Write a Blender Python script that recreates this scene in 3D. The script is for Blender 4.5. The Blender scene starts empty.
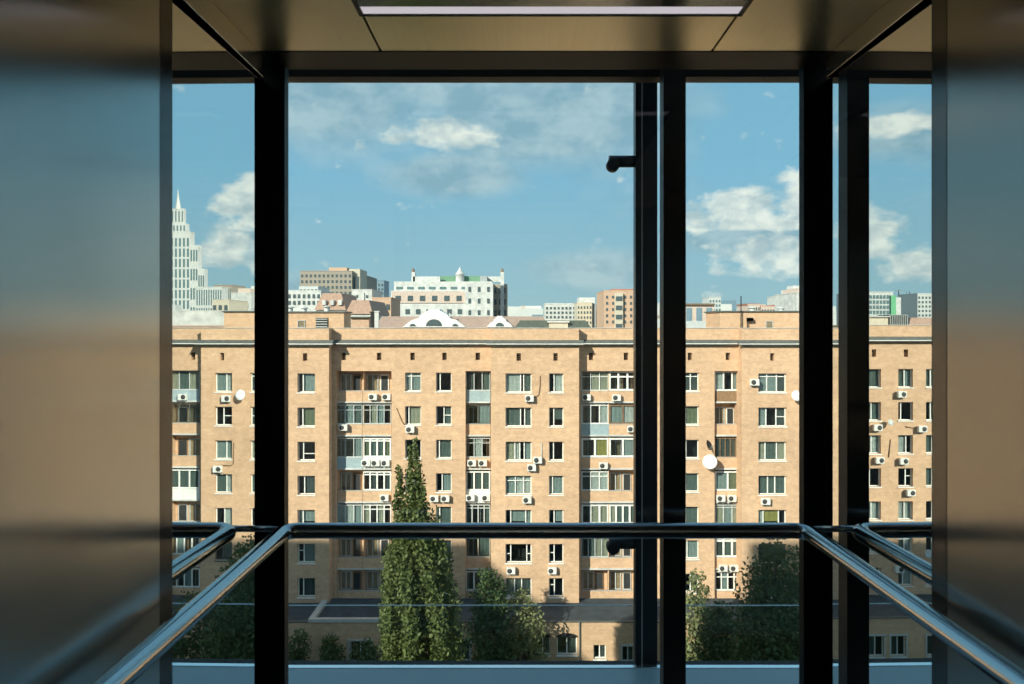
import bpy, bmesh, math, random
from mathutils import Vector
R = math.radians
random.seed(7)
C = bpy.context.scene.collection
S = bpy.context.scene

# ------------------------------------------------------------------ camera, light, exposure
F = 700.0                     # focal length in pixels of a 1024 wide frame
VX, VY = 518.0, 325.0         # vanishing point of the level camera in the photograph
EYE = 34.0                    # eye height above the courtyard
cam = bpy.data.cameras.new('camera'); co = bpy.data.objects.new('camera', cam); C.objects.link(co)
co.location = (0, 0, EYE); co.rotation_euler = (R(90), 0, 0)
cam.sensor_width = 36; cam.lens = 36 * F / 1024
cam.shift_x = -(VX - 512) / 1024; cam.shift_y = -(342 - VY) / 1024
cam.clip_start = .02; cam.clip_end = 6000
cam.dof.use_dof = True; cam.dof.focus_distance = 64; cam.dof.aperture_fstop = 8
S.camera = co
S.view_settings.view_transform = 'Standard'; S.view_settings.look = 'None'
S.view_settings.gamma = 1; S.view_settings.use_curve_mapping = False
S.view_settings.exposure = 0.0
SUN_DIR = Vector((.62, .80, -.50)).normalized()
sl = bpy.data.lights.new('sun', 'SUN'); so = bpy.data.objects.new('sun', sl); C.objects.link(so)
sl.energy = 7.2; sl.color = (1, .9, .76); sl.angle = R(.6)
so.rotation_euler = SUN_DIR.to_track_quat('-Z', 'Y').to_euler(); so.location = (-60, -70, 90)
S.cycles.max_bounces = 10; S.cycles.transparent_max_bounces = 24; S.cycles.glossy_bounces = 5
S.cycles.sample_clamp_indirect = 6

class NT:
    """tiny node helper"""
    def __init__(s, tree): s.t = tree
    def n(s, typ, ins=None, **kw):
        o = s.t.nodes.new(typ)
        for k, v in kw.items(): setattr(o, k, v)
        for k, v in (ins or {}).items():
            i = o.inputs[k]
            if hasattr(v, 'is_linked') and hasattr(v, 'links'): s.t.links.new(v, i)
            else: i.default_value = v
        return o
    def m(s, op, a, b=0.0, c=0.0, clamp=False):
        o = s.n('ShaderNodeMath', {0: a, 1: b, 2: c}, operation=op); o.use_clamp = clamp
        return o.outputs[0]
    def mix(s, f, a, b):
        o = s.n('ShaderNodeMix', data_type='RGBA')
        for k, v in ((0, f), (6, a), (7, b)):
            if hasattr(v, 'links'): s.t.links.new(v, o.inputs[k])
            else: o.inputs[k].default_value = v if k == 0 else (*v, 1)[:4]
        return o.outputs[2]
    def ramp(s, f, stops):
        o = s.n('ShaderNodeValToRGB', {0: f}); e = o.color_ramp.elements
        while len(e) < len(stops): e.new(.5)
        for el, (p, c) in zip(e, stops): el.position = p; el.color = (*c, 1)
        return o.outputs[0]

# the sky: a blue gradient with cumulus laid out by azimuth and elevation
W = bpy.data.worlds.new('world'); S.world = W; W.use_nodes = True
W.node_tree.nodes.clear(); w = NT(W.node_tree)
tc = w.n('ShaderNodeTexCoord'); sep = w.n('ShaderNodeSeparateXYZ', {0: tc.outputs['Generated']})
az = w.m('ARCTAN2', sep.outputs[0], sep.outputs[1]); el = w.m('ARCSINE', sep.outputs[2])
base = w.ramp(w.m('MULTIPLY', el, 1 / 1.3, clamp=True), [
    (0, (.37, .53, .58)), (.05, (.335, .53, .62)), (.16, (.24, .49, .67)), (.30, (.22, .46, .64)), (1, (.15, .31, .54))])
P = w.n('ShaderNodeCombineXYZ', {0: w.m('MULTIPLY', az, 1.0), 1: w.m('MULTIPLY', el, 1.6), 2: .37})
nz = w.n('ShaderNodeTexNoise', {'Vector': P.outputs[0], 'Scale': 17.0, 'Detail': 9.0, 'Roughness': .6}).outputs[0]
nz2 = w.n('ShaderNodeTexNoise', {'Vector': P.outputs[0], 'Scale': 4.2, 'Detail': 6.0, 'Roughness': .55}).outputs[0]
def blob(a, e, ra, re, base_el=None):
    """soft ellipse on the sky (degrees); base_el cuts a flat cloud base"""
    dx = w.m('DIVIDE', w.m('SUBTRACT', az, R(a)), R(ra)); dy = w.m('DIVIDE', w.m('SUBTRACT', el, R(e)), R(re))
    d = w.m('SQRT', w.m('ADD', w.m('MULTIPLY', dx, dx), w.m('MULTIPLY', dy, dy)))
    v = w.m('SUBTRACT', 1.0, d, clamp=True)
    if base_el is not None:
        v = w.m('MULTIPLY', v, w.m('MULTIPLY_ADD', w.m('SUBTRACT', el, R(base_el)), 1 / R(.5), .5, clamp=True))
    return v
def mx(l):
    v = l[0]
    for q in l[1:]: v = w.m('MAXIMUM', v, q)
    return v
def cover(mask, noise, gain, thr, soft):
    return w.m('DIVIDE', w.m('SUBTRACT', w.m('MULTIPLY_ADD', w.m('SUBTRACT', noise, .5), gain, mask), thr), soft, clamp=True)
def AE(px, py):
    dx, dy = (px - VX) / F, (VY - py) / F
    return math.degrees(math.atan(dx)), math.degrees(math.atan(dy / math.sqrt(1 + dx * dx)))
def B(px, py, rx, ry, basepy=None):
    a, e = AE(px, py); k = math.degrees(1 / F)
    return blob(a, e, rx * k, ry * k, AE(px, basepy)[1] if basepy else None)
# soft grey sheets and dark bases
grey = mx([B(330, 100, 170, 70), B(560, 118, 210, 66), B(455, 175, 100, 30), B(750, 238, 110, 20), B(450, 60, 330, 66), B(590, 270, 110, 30), B(100, 130, 90, 34), B(320, 290, 80, 24)])
bright = mx([B(440, 134, 84, 22), B(745, 214, 66, 42, 232), B(806, 206, 52, 50, 232), B(830, 250, 40, 30),
             B(700, 222, 40, 22, 234), B(772, 256, 76, 28), B(140, 232, 40, 34), B(102, 264, 40, 26), B(120, 122, 80, 14)])
bright2 = mx([blob(70, 14, 40, 14), blob(-75, 18, 45, 16), blob(150, 24, 80, 20), blob(-140, 30, 60, 25)])
cg = cover(grey, nz2, 1.2, .05, .5)
nzb = w.n('ShaderNodeTexNoise', {'Vector': P.outputs[0], 'Scale': 24.0, 'Detail': 9.0, 'Roughness': .58}).outputs[0]
cb = cover(bright, nzb, 1.9, .26, .36)
cb2 = cover(bright2, nz2, 1.4, .25, .4)
gcol = w.ramp(nz, [(.38, (.285, .42, .50)), (.62, (.52, .62, .66))])
col = w.mix(w.m('MULTIPLY', cg, .72), base, gcol)
shade = w.ramp(w.n('ShaderNodeTexNoise', {'Vector': w.n('ShaderNodeVectorMath', {0: P.outputs[0], 1: (.012, -.02, 0)}).outputs[0], 'Scale': 24.0, 'Detail': 9.0, 'Roughness': .58}).outputs[0],
               [(.36, (.50, .58, .61)), (.6, (1.0, .95, .86))])
col = w.mix(w.m('MULTIPLY', cb, .85), col, shade)
col = w.mix(w.m('MULTIPLY', cb2, .8), col, (.8, .8, .78))
below = w.m('MULTIPLY_ADD', el, 30.0, .8, clamp=True)
col = w.mix(below, (.16, .17, .16), col)
bg = w.n('ShaderNodeBackground', {'Color': col, 'Strength': 1.12})
wo = w.n('ShaderNodeOutputWorld'); w.t.links.new(bg.outputs[0], wo.inputs[0])

# ------------------------------------------------------------------ materials
def mat(name):
    m = bpy.data.materials.new(name); m.use_nodes = True; m.node_tree.nodes.clear()
    return m, NT(m.node_tree)
def out(h, sh): o = h.n('ShaderNodeOutputMaterial'); h.t.links.new(sh, o.inputs[0])
def plain(name, c, rough=.6, metal=0, var=.12, scale=3.0, spec=.5):
    m, h = mat(name); t = h.n('ShaderNodeTexCoord')
    n = h.n('ShaderNodeTexNoise', {'Vector': t.outputs['Object'], 'Scale': scale, 'Detail': 5.0}).outputs[0]
    a = tuple(min(1, x * (1 - var)) for x in c); b = tuple(min(1, x * (1 + var)) for x in c)
    cc = h.ramp(n, [(.3, a), (.7, b)])
    p = h.n('ShaderNodeBsdfPrincipled', {'Base Color': cc, 'Roughness': rough, 'Metallic': metal, 'Specular IOR Level': spec})
    out(h, p.outputs[0]); return m
def brick(name, c, c2, mortar, var=.16, rough=.85):
    m, h = mat(name); t = h.n('ShaderNodeTexCoord'); s = h.n('ShaderNodeSeparateXYZ', {0: t.outputs['Object']})
    v = h.n('ShaderNodeCombineXYZ', {0: h.m('ADD', s.outputs[0], s.outputs[1]), 1: s.outputs[2]})
    b = h.n('ShaderNodeTexBrick', {'Vector': v.outputs[0], 'Color1': (*c, 1), 'Color2': (*c2, 1), 'Mortar': (*mortar, 1), 'Scale': 1.0,
                                   'Mortar Size': .012, 'Brick Width': .27, 'Row Height': .085})
    st = h.n('ShaderNodeMapping', {'Vector': t.outputs['Object'], 'Scale': (.35, .35, 2.2)})
    n = h.n('ShaderNodeTexNoise', {'Vector': st.outputs[0], 'Scale': 1.0, 'Detail': 6.0, 'Roughness': .65}).outputs[0]
    n2 = h.n('ShaderNodeTexNoise', {'Vector': t.outputs['Object'], 'Scale': .12, 'Detail': 3.0}).outputs[0]
    n3 = h.n('ShaderNodeTexNoise', {'Vector': t.outputs['Object'], 'Scale': 2.4, 'Detail': 4.0, 'Roughness': .8}).outputs[0]
    k = h.ramp(h.m('MULTIPLY_ADD', n3, .45, h.m('MULTIPLY_ADD', n2, .25, h.m('MULTIPLY', n, .3))), [(.36, (1 - var * 1.35,) * 3), (.64, (1 + var * 1.35,) * 3)])
    mm = h.n('ShaderNodeMix', data_type='RGBA', blend_type='MULTIPLY'); mm.inputs[0].default_value = 1
    h.t.links.new(b.outputs[0], mm.inputs[6]); h.t.links.new(k, mm.inputs[7])
    p = h.n('ShaderNodeBsdfPrincipled', {'Base Color': mm.outputs[2], 'Roughness': rough, 'Specular IOR Level': .25})
    out(h, p.outputs[0]); return m
def glass(name, tint, rough=0.0, refl=1.0):
    m, h = mat(name); g = h.n('ShaderNodeNewGeometry')
    ior = h.m('MULTIPLY_ADD', g.outputs['Backfacing'], 1 / 1.5 - 1.5, 1.5)
    f = h.n('ShaderNodeFresnel', {'IOR': ior})
    a = h.n('ShaderNodeBsdfTransparent', {'Color': (*tint, 1)}); b = h.n('ShaderNodeBsdfGlossy', {'Color': (1, 1, 1, 1), 'Roughness': rough})
    x = h.n('ShaderNodeMixShader', {0: h.m('MULTIPLY', f.outputs[0], refl), 1: a.outputs[0], 2: b.outputs[0]})
    out(h, x.outputs[0]); return m
def brushed(name, c, rough, aniso, tangent, rot=0.0, grain=(1, 1, 1), diff=0.0):
    m, h = mat(name); t = h.n('ShaderNodeTexCoord')
    mp = h.n('ShaderNodeMapping', {'Vector': t.outputs['Object'], 'Scale': grain})
    n = h.n('ShaderNodeTexNoise', {'Vector': mp.outputs[0], 'Scale': 1.0, 'Detail': 4.0}).outputs[0]
    n2 = h.n('ShaderNodeTexNoise', {'Vector': t.outputs['Object'], 'Scale': 2.4, 'Detail': 4.0}).outputs[0]
    cc = h.ramp(h.m('MULTIPLY_ADD', n, .4, h.m('MULTIPLY', n2, .6)), [(.3, tuple(x * (.88 if rough > .06 else 1) for x in c)), (.7, c)])
    tv = h.n('ShaderNodeCombineXYZ', {0: tangent[0], 1: tangent[1], 2: tangent[2]})
    r = h.m('MULTIPLY_ADD', n2, .1, rough - .05) if rough > .06 else 0.0
    p = h.n('ShaderNodeBsdfGlossy', {'Color': cc, 'Roughness': r, 'Anisotropy': aniso, 'Rotation': rot, 'Tangent': tv.outputs[0]})
    d = h.n('ShaderNodeBsdfDiffuse', {'Color': cc}); x = h.n('ShaderNodeMixShader', {0: diff, 1: p.outputs[0], 2: d.outputs[0]})
    out(h, x.outputs[0]); return m
def leaf(name, c, c2):
    m, h = mat(name); t = h.n('ShaderNodeTexCoord')
    n = h.n('ShaderNodeTexNoise', {'Vector': t.outputs['Object'], 'Scale': 2.6, 'Detail': 5.0, 'Roughness': .7}).outputs[0]
    cc = h.ramp(n, [(.32, c), (.68, c2)])
    d = h.n('ShaderNodeBsdfPrincipled', {'Base Color': cc, 'Roughness': .55, 'Specular IOR Level': .35}); tr = h.n('ShaderNodeBsdfTranslucent', {'Color': cc})
    x = h.n('ShaderNodeMixShader', {0: .28, 1: d.outputs[0], 2: tr.outputs[0]}); out(h, x.outputs[0]); return m
def emit(name, c, s):
    m, h = mat(name); e = h.n('ShaderNodeEmission', {'Color': (*c, 1), 'Strength': s}); out(h, e.outputs[0]); return m

M = dict(
    brick=brick('tan_brick', (.685, .412, .252), (.55, .335, .20), (.62, .46, .32)),
    brick2=brick('dull_brick', (.60, .37, .22), (.50, .31, .18), (.56, .42, .29)),
    white=plain('white_paint', (.80, .79, .75), .5), plaster=plain('white_plaster', (.55, .55, .53), .8, scale=1, var=.2),
    lightgrey=plain('pale_grey_metal', (.52, .54, .53), .45), grey=plain('grey_sheet_metal', (.105, .11, .10), .6, var=.2),
    bluegrey=plain('blue_grey_panel', (.33, .42, .45), .5), brown=plain('brown_wood', (.20, .125, .075), .6, var=.25), wood=plain('brown_boards', (.27, .165, .09), .6, var=.3, scale=8),
    dark=plain('dark_interior', (.025, .028, .03), .8), tar=plain('roofing_felt', (.045, .056, .064), .85, var=.3, scale=1.2),
    concrete=plain('concrete', (.45, .44, .41), .85), asphalt=plain('asphalt', (.07, .072, .07), .9, scale=.6), grass=plain('lawn', (.05, .085, .025), .9, var=.35, scale=1),
    wglass=glass('window_glass', (.80, .84, .83), .01), glass=glass('cabin_glass', (.955, .985, .98), 0.0, .6), oglass=glass('shaft_glass', (.955, .985, .98), 0.0, .45),
    mirror=brushed('silvered_mirror', (.89, .91, .90), 0.05, 0, (0, 0, 1)),
    black=plain('black_powder_coat', (.006, .0055, .005), .45, var=.2, spec=.18), blacksteel=plain('dark_blue_steel', (.012, .017, .022), .35, var=.25, spec=.4),
    rubber=plain('black_seal', (.008, .008, .008), .7),
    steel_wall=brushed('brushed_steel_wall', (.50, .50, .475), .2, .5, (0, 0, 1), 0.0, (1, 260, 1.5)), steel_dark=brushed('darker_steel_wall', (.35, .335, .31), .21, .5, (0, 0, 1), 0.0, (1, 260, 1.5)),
    steel_trim=brushed('dark_steel_trim', (.16, .155, .15), .2, .5, (0, 0, 1), 0.0, (1, 260, 1.5)),
    steel_ceil=brushed('brushed_steel_ceiling', (.99, .87, .64), .31, 0, (1, 0, 0), 0.0, (160, 1.5, 1), .04),
    chrome=brushed('satin_steel_tube', (.54, .55, .56), .18, 0, (0, 0, 1)),
    ledge=plain('blue_grey_cladding', (.25, .33, .35), .35, var=.06, spec=.6), alu=plain('bright_aluminium', (.95, .96, .97), .22, metal=1, var=.02),
    floor=plain('grey_rubber_floor', (.06, .06, .06), .8), lamp=emit('lamp_glow', (1, .93, .99), .55),
    ac=plain('air_conditioner_white', (.74, .73, .68), .5), fan=plain('dark_fan', (.05, .05, .05), .7),
    bark=plain('bark', (.08, .06, .045), .9, var=.3, scale=6),
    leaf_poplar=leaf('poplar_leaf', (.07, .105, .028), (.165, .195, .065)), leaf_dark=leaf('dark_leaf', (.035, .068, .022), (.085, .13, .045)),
    leaf_pale=leaf('pale_leaf', (.12, .16, .06), (.27, .28, .13)),
    salmon=plain('salmon_roof', (.40, .255, .19), .8, var=.2), pinkroof=plain('pinkish_roof_tiles', (.33, .235, .195), .8, var=.12), pinkwall=plain('pale_pink_render', (.58, .46, .39), .85),
    greenroof=plain('green_copper_roof', (.13, .27, .17), .6), darkroof=plain('dark_green_roof', (.075, .09, .07), .7, var=.2),
    tanblock=plain('tan_panel', (.33, .285, .235), .85), beige=plain('beige_render', (.55, .49, .39), .85), salmonwall=plain('salmon_brick', (.54, .36, .255), .85),
    greyblock=plain('grey_block', (.34, .36, .36), .8), pale=plain('pale_city_wall', (.55, .56, .54), .85, var=.2, scale=.02), farwin=plain('far_dark_glass', (.08, .11, .12), .2), farwin2=plain('far_teal_glass', (.12, .19, .20), .2),
    greenglass=plain('green_glass', (.14, .42, .22), .3), steelblue=plain('blue_steel_frame', (.16, .25, .31), .5), redroof=plain('red_roof', (.40, .16, .10), .8),
    cur_w=plain('white_curtain', (.66, .655, .64), .9), cur_l=plain('pale_blue_curtain', (.36, .42, .42), .9), cur_g=plain('grey_green_blind', (.155, .195, .185), .9),
    cur_b=plain('beige_curtain', (.50, .46, .36), .9), cur_o=plain('olive_blind', (.24, .26, .17), .9), cur_y=plain('yellow_curtain', (.45, .38, .12), .9), cur_d=plain('dim_curtain', (.10, .12, .12), .9),
)

# ------------------------------------------------------------------ mesh helpers
class MB:
    def __init__(s): s.v = []; s.f = []; s.mi = []; s.sm = []
    def quad(s, a, b, c, d, mi=0): i = len(s.v); s.v += [a, b, c, d]; s.f.append((i, i + 1, i + 2, i + 3)); s.mi.append(mi); s.sm.append(False)
    def box(s, x0, x1, y0, y1, z0, z1, mi=0):
        i = len(s.v)
        s.v += [(x0, y0, z0), (x1, y0, z0), (x1, y1, z0), (x0, y1, z0), (x0, y0, z1), (x1, y0, z1), (x1, y1, z1), (x0, y1, z1)]
        for q in ((0, 3, 2, 1), (4, 5, 6, 7), (0, 1, 5, 4), (1, 2, 6, 5), (2, 3, 7, 6), (3, 0, 4, 7)):
            s.f.append(tuple(i + k for k in q)); s.mi.append(mi); s.sm.append(False)
        return s
    def prism(s, pts, y0, y1, mi=0, axis='y'):
        """outline pts (a,b) extruded along an axis; counter-clockwise seen from the low end"""
        i = len(s.v); n = len(pts)
        P3 = (lambda a, b, t: (a, t, b)) if axis == 'y' else ((lambda a, b, t: (t, a, b)) if axis == 'x' else (lambda a, b, t: (a, b, t)))
        s.v += [P3(a, b, y0) for a, b in pts] + [P3(a, b, y1) for a, b in pts]
        s.f.append(tuple(i + k for k in range(n))); s.mi.append(mi); s.sm.append(False)
        s.f.append(tuple(i + n + k for k in reversed(range(n)))); s.mi.append(mi); s.sm.append(False)
        for k in range(n):
            l = (k + 1) % n
            s.f.append((i + l, i + k, i + n + k, i + n + l)); s.mi.append(mi); s.sm.append(False)
        return s
    def tube(s, pts, r, n=12, mi=0, cap=True, r2=None):
        pts = [Vector(p) for p in pts]; i0 = len(s.v); prev = None
        for k, p in enumerate(pts):
            d = (pts[min(k + 1, len(pts) - 1)] - pts[max(k - 1, 0)]).normalized()
            if prev is None:
                u = d.cross(Vector((0, 0, 1)));  u = u if u.length > 1e-3 else d.cross(Vector((1, 0, 0)))
            else: u = prev - d * prev.dot(d)
            u.normalize(); prev = u; vv = d.cross(u)
            rr = r if r2 is None else r + (r2 - r) * k / (len(pts) - 1)
            for j in range(n):
                a = 2 * math.pi * j / n; s.v.append(tuple(p + (u * math.cos(a) + vv * math.sin(a)) * rr))
        for k in range(len(pts) - 1):
            for j in range(n):
                a, b = i0 + k * n + j, i0 + k * n + (j + 1) % n
                s.f.append((a, b, b + n, a + n)); s.mi.append(mi); s.sm.append(True)
        if cap:
            s.f.append(tuple(i0 + j for j in reversed(range(n)))); s.mi.append(mi); s.sm.append(False)
            e = i0 + (len(pts) - 1) * n; s.f.append(tuple(e + j for j in range(n))); s.mi.append(mi); s.sm.append(False)
        return s
    def lathe(s, c, axis, prof, n=20, mi=0):
        """prof = [(distance along axis, radius)]"""
        c = Vector(c); d = Vector(axis).normalized(); u = d.cross(Vector((0, 0, 1))); u = u if u.length > 1e-3 else Vector((1, 0, 0)); u.normalize(); vv = d.cross(u); i0 = len(s.v)
        for t, r in prof:
            for j in range(n):
                a = 2 * math.pi * j / n; s.v.append(tuple(c + d * t + (u * math.cos(a) + vv * math.sin(a)) * max(r, 1e-4)))
        for k in range(len(prof) - 1):
            for j in range(n):
                a, b = i0 + k * n + j, i0 + k * n + (j + 1) % n
                s.f.append((a, b, b + n, a + n)); s.mi.append(mi); s.sm.append(True)
        return s
    def build(s, name, m, parent=None, bevel=0, loc=None):
        me = bpy.data.meshes.new(name)
        o_ = Vector(loc) if loc else Vector((0, 0, 0))
        me.from_pydata([tuple(Vector(v) - o_) for v in s.v] if loc else s.v, [], s.f)
        for q in (m if isinstance(m, (list, tuple)) else [m]): me.materials.append(q)
        me.polygons.foreach_set('material_index', s.mi); me.polygons.foreach_set('use_smooth', s.sm); me.update()
        o = bpy.data.objects.new(name, me); C.objects.link(o)
        if loc: o.location = o_
        if parent is not None: o.parent = parent
        if bevel:
            b = o.modifiers.new('bevel', 'BEVEL'); b.width = bevel; b.segments = 2; b.limit_method = 'ANGLE'
        return o
def tag(o, label=None, cat=None, group=None, kind=None):
    for k, v in (('label', label), ('category', cat), ('group', group), ('kind', kind)):
        if v: o[k] = v
    return o
def empty(name, loc, label, cat, group=None):
    o = bpy.data.objects.new(name, None); C.objects.link(o); o.location = loc; o.empty_display_size = .1
    return tag(o, label, cat, group)
def sub(name, mb, m, root, bevel=0):
    """part given in world coordinates under a thing whose Empty stands somewhere"""
    o = mb.build(name, m, None, bevel); o.parent = root
    o.matrix_parent_inverse.identity()
    l = Vector((0, 0, 0)); q = root
    while q: l += q.location; q = q.parent
    o.location = -l; return o
def struct(name, mb, m, bevel=0, kind='structure'): return tag(mb.build(name, m, None, bevel), kind=kind)
PHI = R(.74)                   # the two mirror panels close in towards the window by this angle
XL, XR = -.885, 1.069          # mirror planes at their far end
def RP(p, Y, left):
    """pixel column at which a thing at depth Y would stand, if it is seen in a mirror panel at column p"""
    d = Vector(((p - VX) / F, 1)).normalized(); q = Vector((XL if left else XR, 2.335)); t = Vector((math.sin(PHI) * (1 if left else -1), math.cos(PHI)))
    n_ = Vector((t.y, -t.x)); k = q.dot(n_) / d.dot(n_); h = d * k; r = t * (2 * d.dot(t)) - d
    return VX + (h.x + r.x / r.y * (Y - h.y)) / Y * F
def mp(p, Y): return RP(p, Y, True) if p < 252 else (RP(p, Y, False) if p > 845 else p)
def PX(px, Y): return (px - VX) / F * Y
def PZ(py, Y): return EYE - (py - VY) / F * Y

# ------------------------------------------------------------------ the setting outside: ground, the unseen host building and an added shade block
mb = MB(); mb.quad((-4000, -400, 0), (4000, -400, 0), (4000, 5200, 0), (-4000, 5200, 0)); struct('ground', mb, M['asphalt'])
mb = MB(); mb.box(-45, 45, 30, 57.5, .0, .12); tag(mb.build('lawn', M['grass']), kind='structure')
TOP = 54.5
mb = MB(); mb.box(-29, 12, -14, -.62, 0, TOP); struct('unseen_host_block', mb, M['concrete'])  # host building behind the camera, extent and height shaped for its facade shadow
mb = MB(); mb.box(-110, -55, -26, 0, 0, TOP); struct('unseen_shade_block', mb, M['concrete'])  # added out of view to cast the shadow on the lower left facade

# ------------------------------------------------------------------ the lift cabin
fl = EYE - 1.60; ce = EYE + .925; hd = EYE + .848
GY = 2.50
PL, PR = -.868, 1.052          # faces of the steel side walls
mb = MB(); mb.box(XL - .06, XR + .06, -.5, 2.5, fl - .08, fl); struct('floor', mb, M['floor'])
mb = MB()
s0, s1 = -.464, .655
for a, b in ((XL - .04, s0 - .004), (s0 + .004, s1 - .004), (s1 + .004, XR + .04)): mb.box(a, b, -.5, 2.363, ce, ce + .025)
mb.box(XL - .04, XR + .04, -.5, 2.53, ce + .026, ce + .04, 1); struct('ceiling', mb, [M['steel_ceil'], M['rubber']])
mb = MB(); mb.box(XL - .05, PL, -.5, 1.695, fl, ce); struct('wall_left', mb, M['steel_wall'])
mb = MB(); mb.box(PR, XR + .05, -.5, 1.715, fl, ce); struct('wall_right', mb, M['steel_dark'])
mb = MB(); mb.box(XL - .05, XR + .05, -.6, -.5, fl - .08, ce + .04); struct('wall_back', mb, M['steel_wall'])
mb = MB(); mb.box(-.36, .088, -.5, -.485, fl, fl + 2.1); mb.box(.096, .55, -.5, -.485, fl, fl + 2.1); struct('door_1', mb, M['steel_wall'])
n_trim = [0]
def trim(mb, m=None, bevel=0.002):
    n_trim[0] += 1; return struct('trim_%d' % n_trim[0], mb, m or M['black'], bevel)
mb = MB(); mb.box(XL - .05, PL - .002, 1.700, 1.762, fl, ce); trim(mb, M['steel_trim'])
mb = MB(); mb.box(PR + .002, XR + .05, 1.720, 1.782, fl, ce); trim(mb, M['steel_trim'])
mb = MB(); mb.box(XL - .05, PL - .006, 1.762, 1.772, fl, ce); trim(mb, M['rubber'])
mb = MB(); mb.box(PR + .006, XR + .05, 1.782, 1.792, fl, ce); trim(mb, M['rubber'])
# corner posts, header, side headers, mullion, bottom rail
mb = MB(); mb.box(XL - .03, XL + .056, 2.485, 2.53, fl, ce - .003); trim(mb)
mb = MB(); mb.box(XR - .054, XR + .03, 2.485, 2.53, fl, ce - .003); trim(mb)
mb = MB(); mb.box(XL - .04, XR + .04, 2.365, 2.53, ce - .002, ce + .025); trim(mb)
mb = MB(); mb.box(-2.8, 3.2, 3.065, 3.145, PZ(83, 3.145), EYE + 1.8); trim(mb)
mb = MB(); mb.box(XL - .03, PL - .004, 1.772, 2.40, hd, ce - .001); trim(mb, M['steel_wall'])
mb = MB(); mb.box(PR + .004, XR + .03, 1.792, 2.40, hd, ce - .001); trim(mb, M['steel_wall'])
mb = MB(); mb.box(XL + .06, XR - .06, 2.485, 2.53, fl, fl + .05); trim(mb)
# glass panes
def pane(n, mb, m): return struct('window_%d' % n, mb, m)
mb = MB(); mb.box(XL + .056, XR - .054, GY, GY + .012, fl + .05, ce - .002); pane(1, mb, M['glass'])
# mirror panels between the steel walls and the corner posts
for lab, X, y0, sg in (('tall mirror panel between left steel wall and left corner post', XL, 1.772, 1), ('tall mirror panel between right steel wall and right corner post', XR, 1.792, -1)):
    f = lambda y: X + sg * (y - 2.335) * math.tan(PHI)
    root = empty('mirror_panel', (X, 2.1, fl), lab, 'mirror', None)
    mb = MB(); mb.prism([(f(y0), y0), (f(2.484), 2.484), (f(2.484) - sg * .006, 2.484), (f(y0) - sg * .006, y0)][::sg], fl, hd - .001, 0, 'z'); sub('mirror_glass', mb, M['mirror'], root)
    mb = MB(); mb.prism([(f(y0) - sg * .0062, y0), (f(2.484) - sg * .0062, 2.484), (f(2.484) - sg * .02, 2.484), (f(y0) - sg * .02, y0)][::sg], fl, hd - .001, 0, 'z'); sub('backing', mb, M['rubber'], root)
# shaft outside the cabin: two posts, ledge and its own glazing
OY = 3.83
mb = MB(); mb.box(PX(663.5, 2.98), PX(686, 2.98), 2.98, 3.06, fl - .6, EYE + 1.8); trim(mb)
mb = MB(); mb.box(PX(635.5, 3.72), PX(657.5, 3.72), 3.72, 3.79, fl - .6, EYE + 1.8); trim(mb, M['blacksteel'])
mb = MB(); mb.box(PX(641.6, 3.72), PX(642.4, 3.72), 3.717, 3.72, fl - .6, EYE + 1.8); trim(mb, M['lightgrey'], 0)
lz = PZ(668.3, 3.62)
mb = MB(); mb.box(-2.9, 3.4, 2.72, 3.62, lz - .3, lz); trim(mb, M['ledge'])
mb = MB(); mb.box(-2.9, 3.4, 3.62, 3.652, lz - .3, lz + .003); trim(mb, M['alu'])
mb = MB(); mb.box(-2.9, 3.4, 3.81, 3.86, lz - .3, PZ(660.6, 3.86)); trim(mb, M['rubber'])
jz = PZ(605.5, OY)
mb = MB(); mb.box(-2.9, 3.4, OY, OY + .012, PZ(660.6, 3.86), jz - .002); pane(2, mb, M['oglass'])
mb = MB(); mb.box(-2.9, 3.4, OY, OY + .012, jz + .002, EYE + 1.8); pane(3, mb, M['oglass'])
mb = MB(); mb.box(-2.9, 3.4, OY - .001, OY + .003, jz - .002, jz + .002); trim(mb, M['alu'], 0)

# handrail: one bent steel tube round three sides on short standoffs
hz = EYE - .702; hxl, hxr, hy = -.794, .985, 2.39
def bend(c, a, b, r, n=8):
    c, a, b = Vector(c), Vector(a), Vector(b); p = c + (a - c).normalized() * r; q = c + (b - c).normalized() * r
    return [tuple(p.lerp(c, t).lerp(c.lerp(q, t), t)) for t in [k / n for k in range(n + 1)]]
A0, A1, A2, A3 = (hxl, -.3, hz), (hxl, hy, hz), (hxr, hy, hz), (hxr, -.3, hz)
root = empty('handrail', (hxl, -.3, hz), 'satin steel handrail bent round three sides of the cabin', 'handrail')
mb = MB(); mb.tube([A0, (hxl, 1, hz)] + bend(A1, A0, A2, .055) + bend(A2, A1, A3, .055) + [(hxr, 1, hz), A3], .0265, 24); sub('rail', mb, M['chrome'], root)
for p, q in (((hxl + .03, 2.397, hz + .004), (XL + .001, 2.397, hz + .004)), ((hxr - .03, 2.397, hz + .004), (XR - .001, 2.397, hz + .004)), ((hxl, .6, hz), (PL, .6, hz)), ((hxr, .6, hz), (PR, .6, hz))):
    mb = MB(); mb.tube([p, q], .011, 10); sub('standoff', mb, M['chrome'], root)
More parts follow.
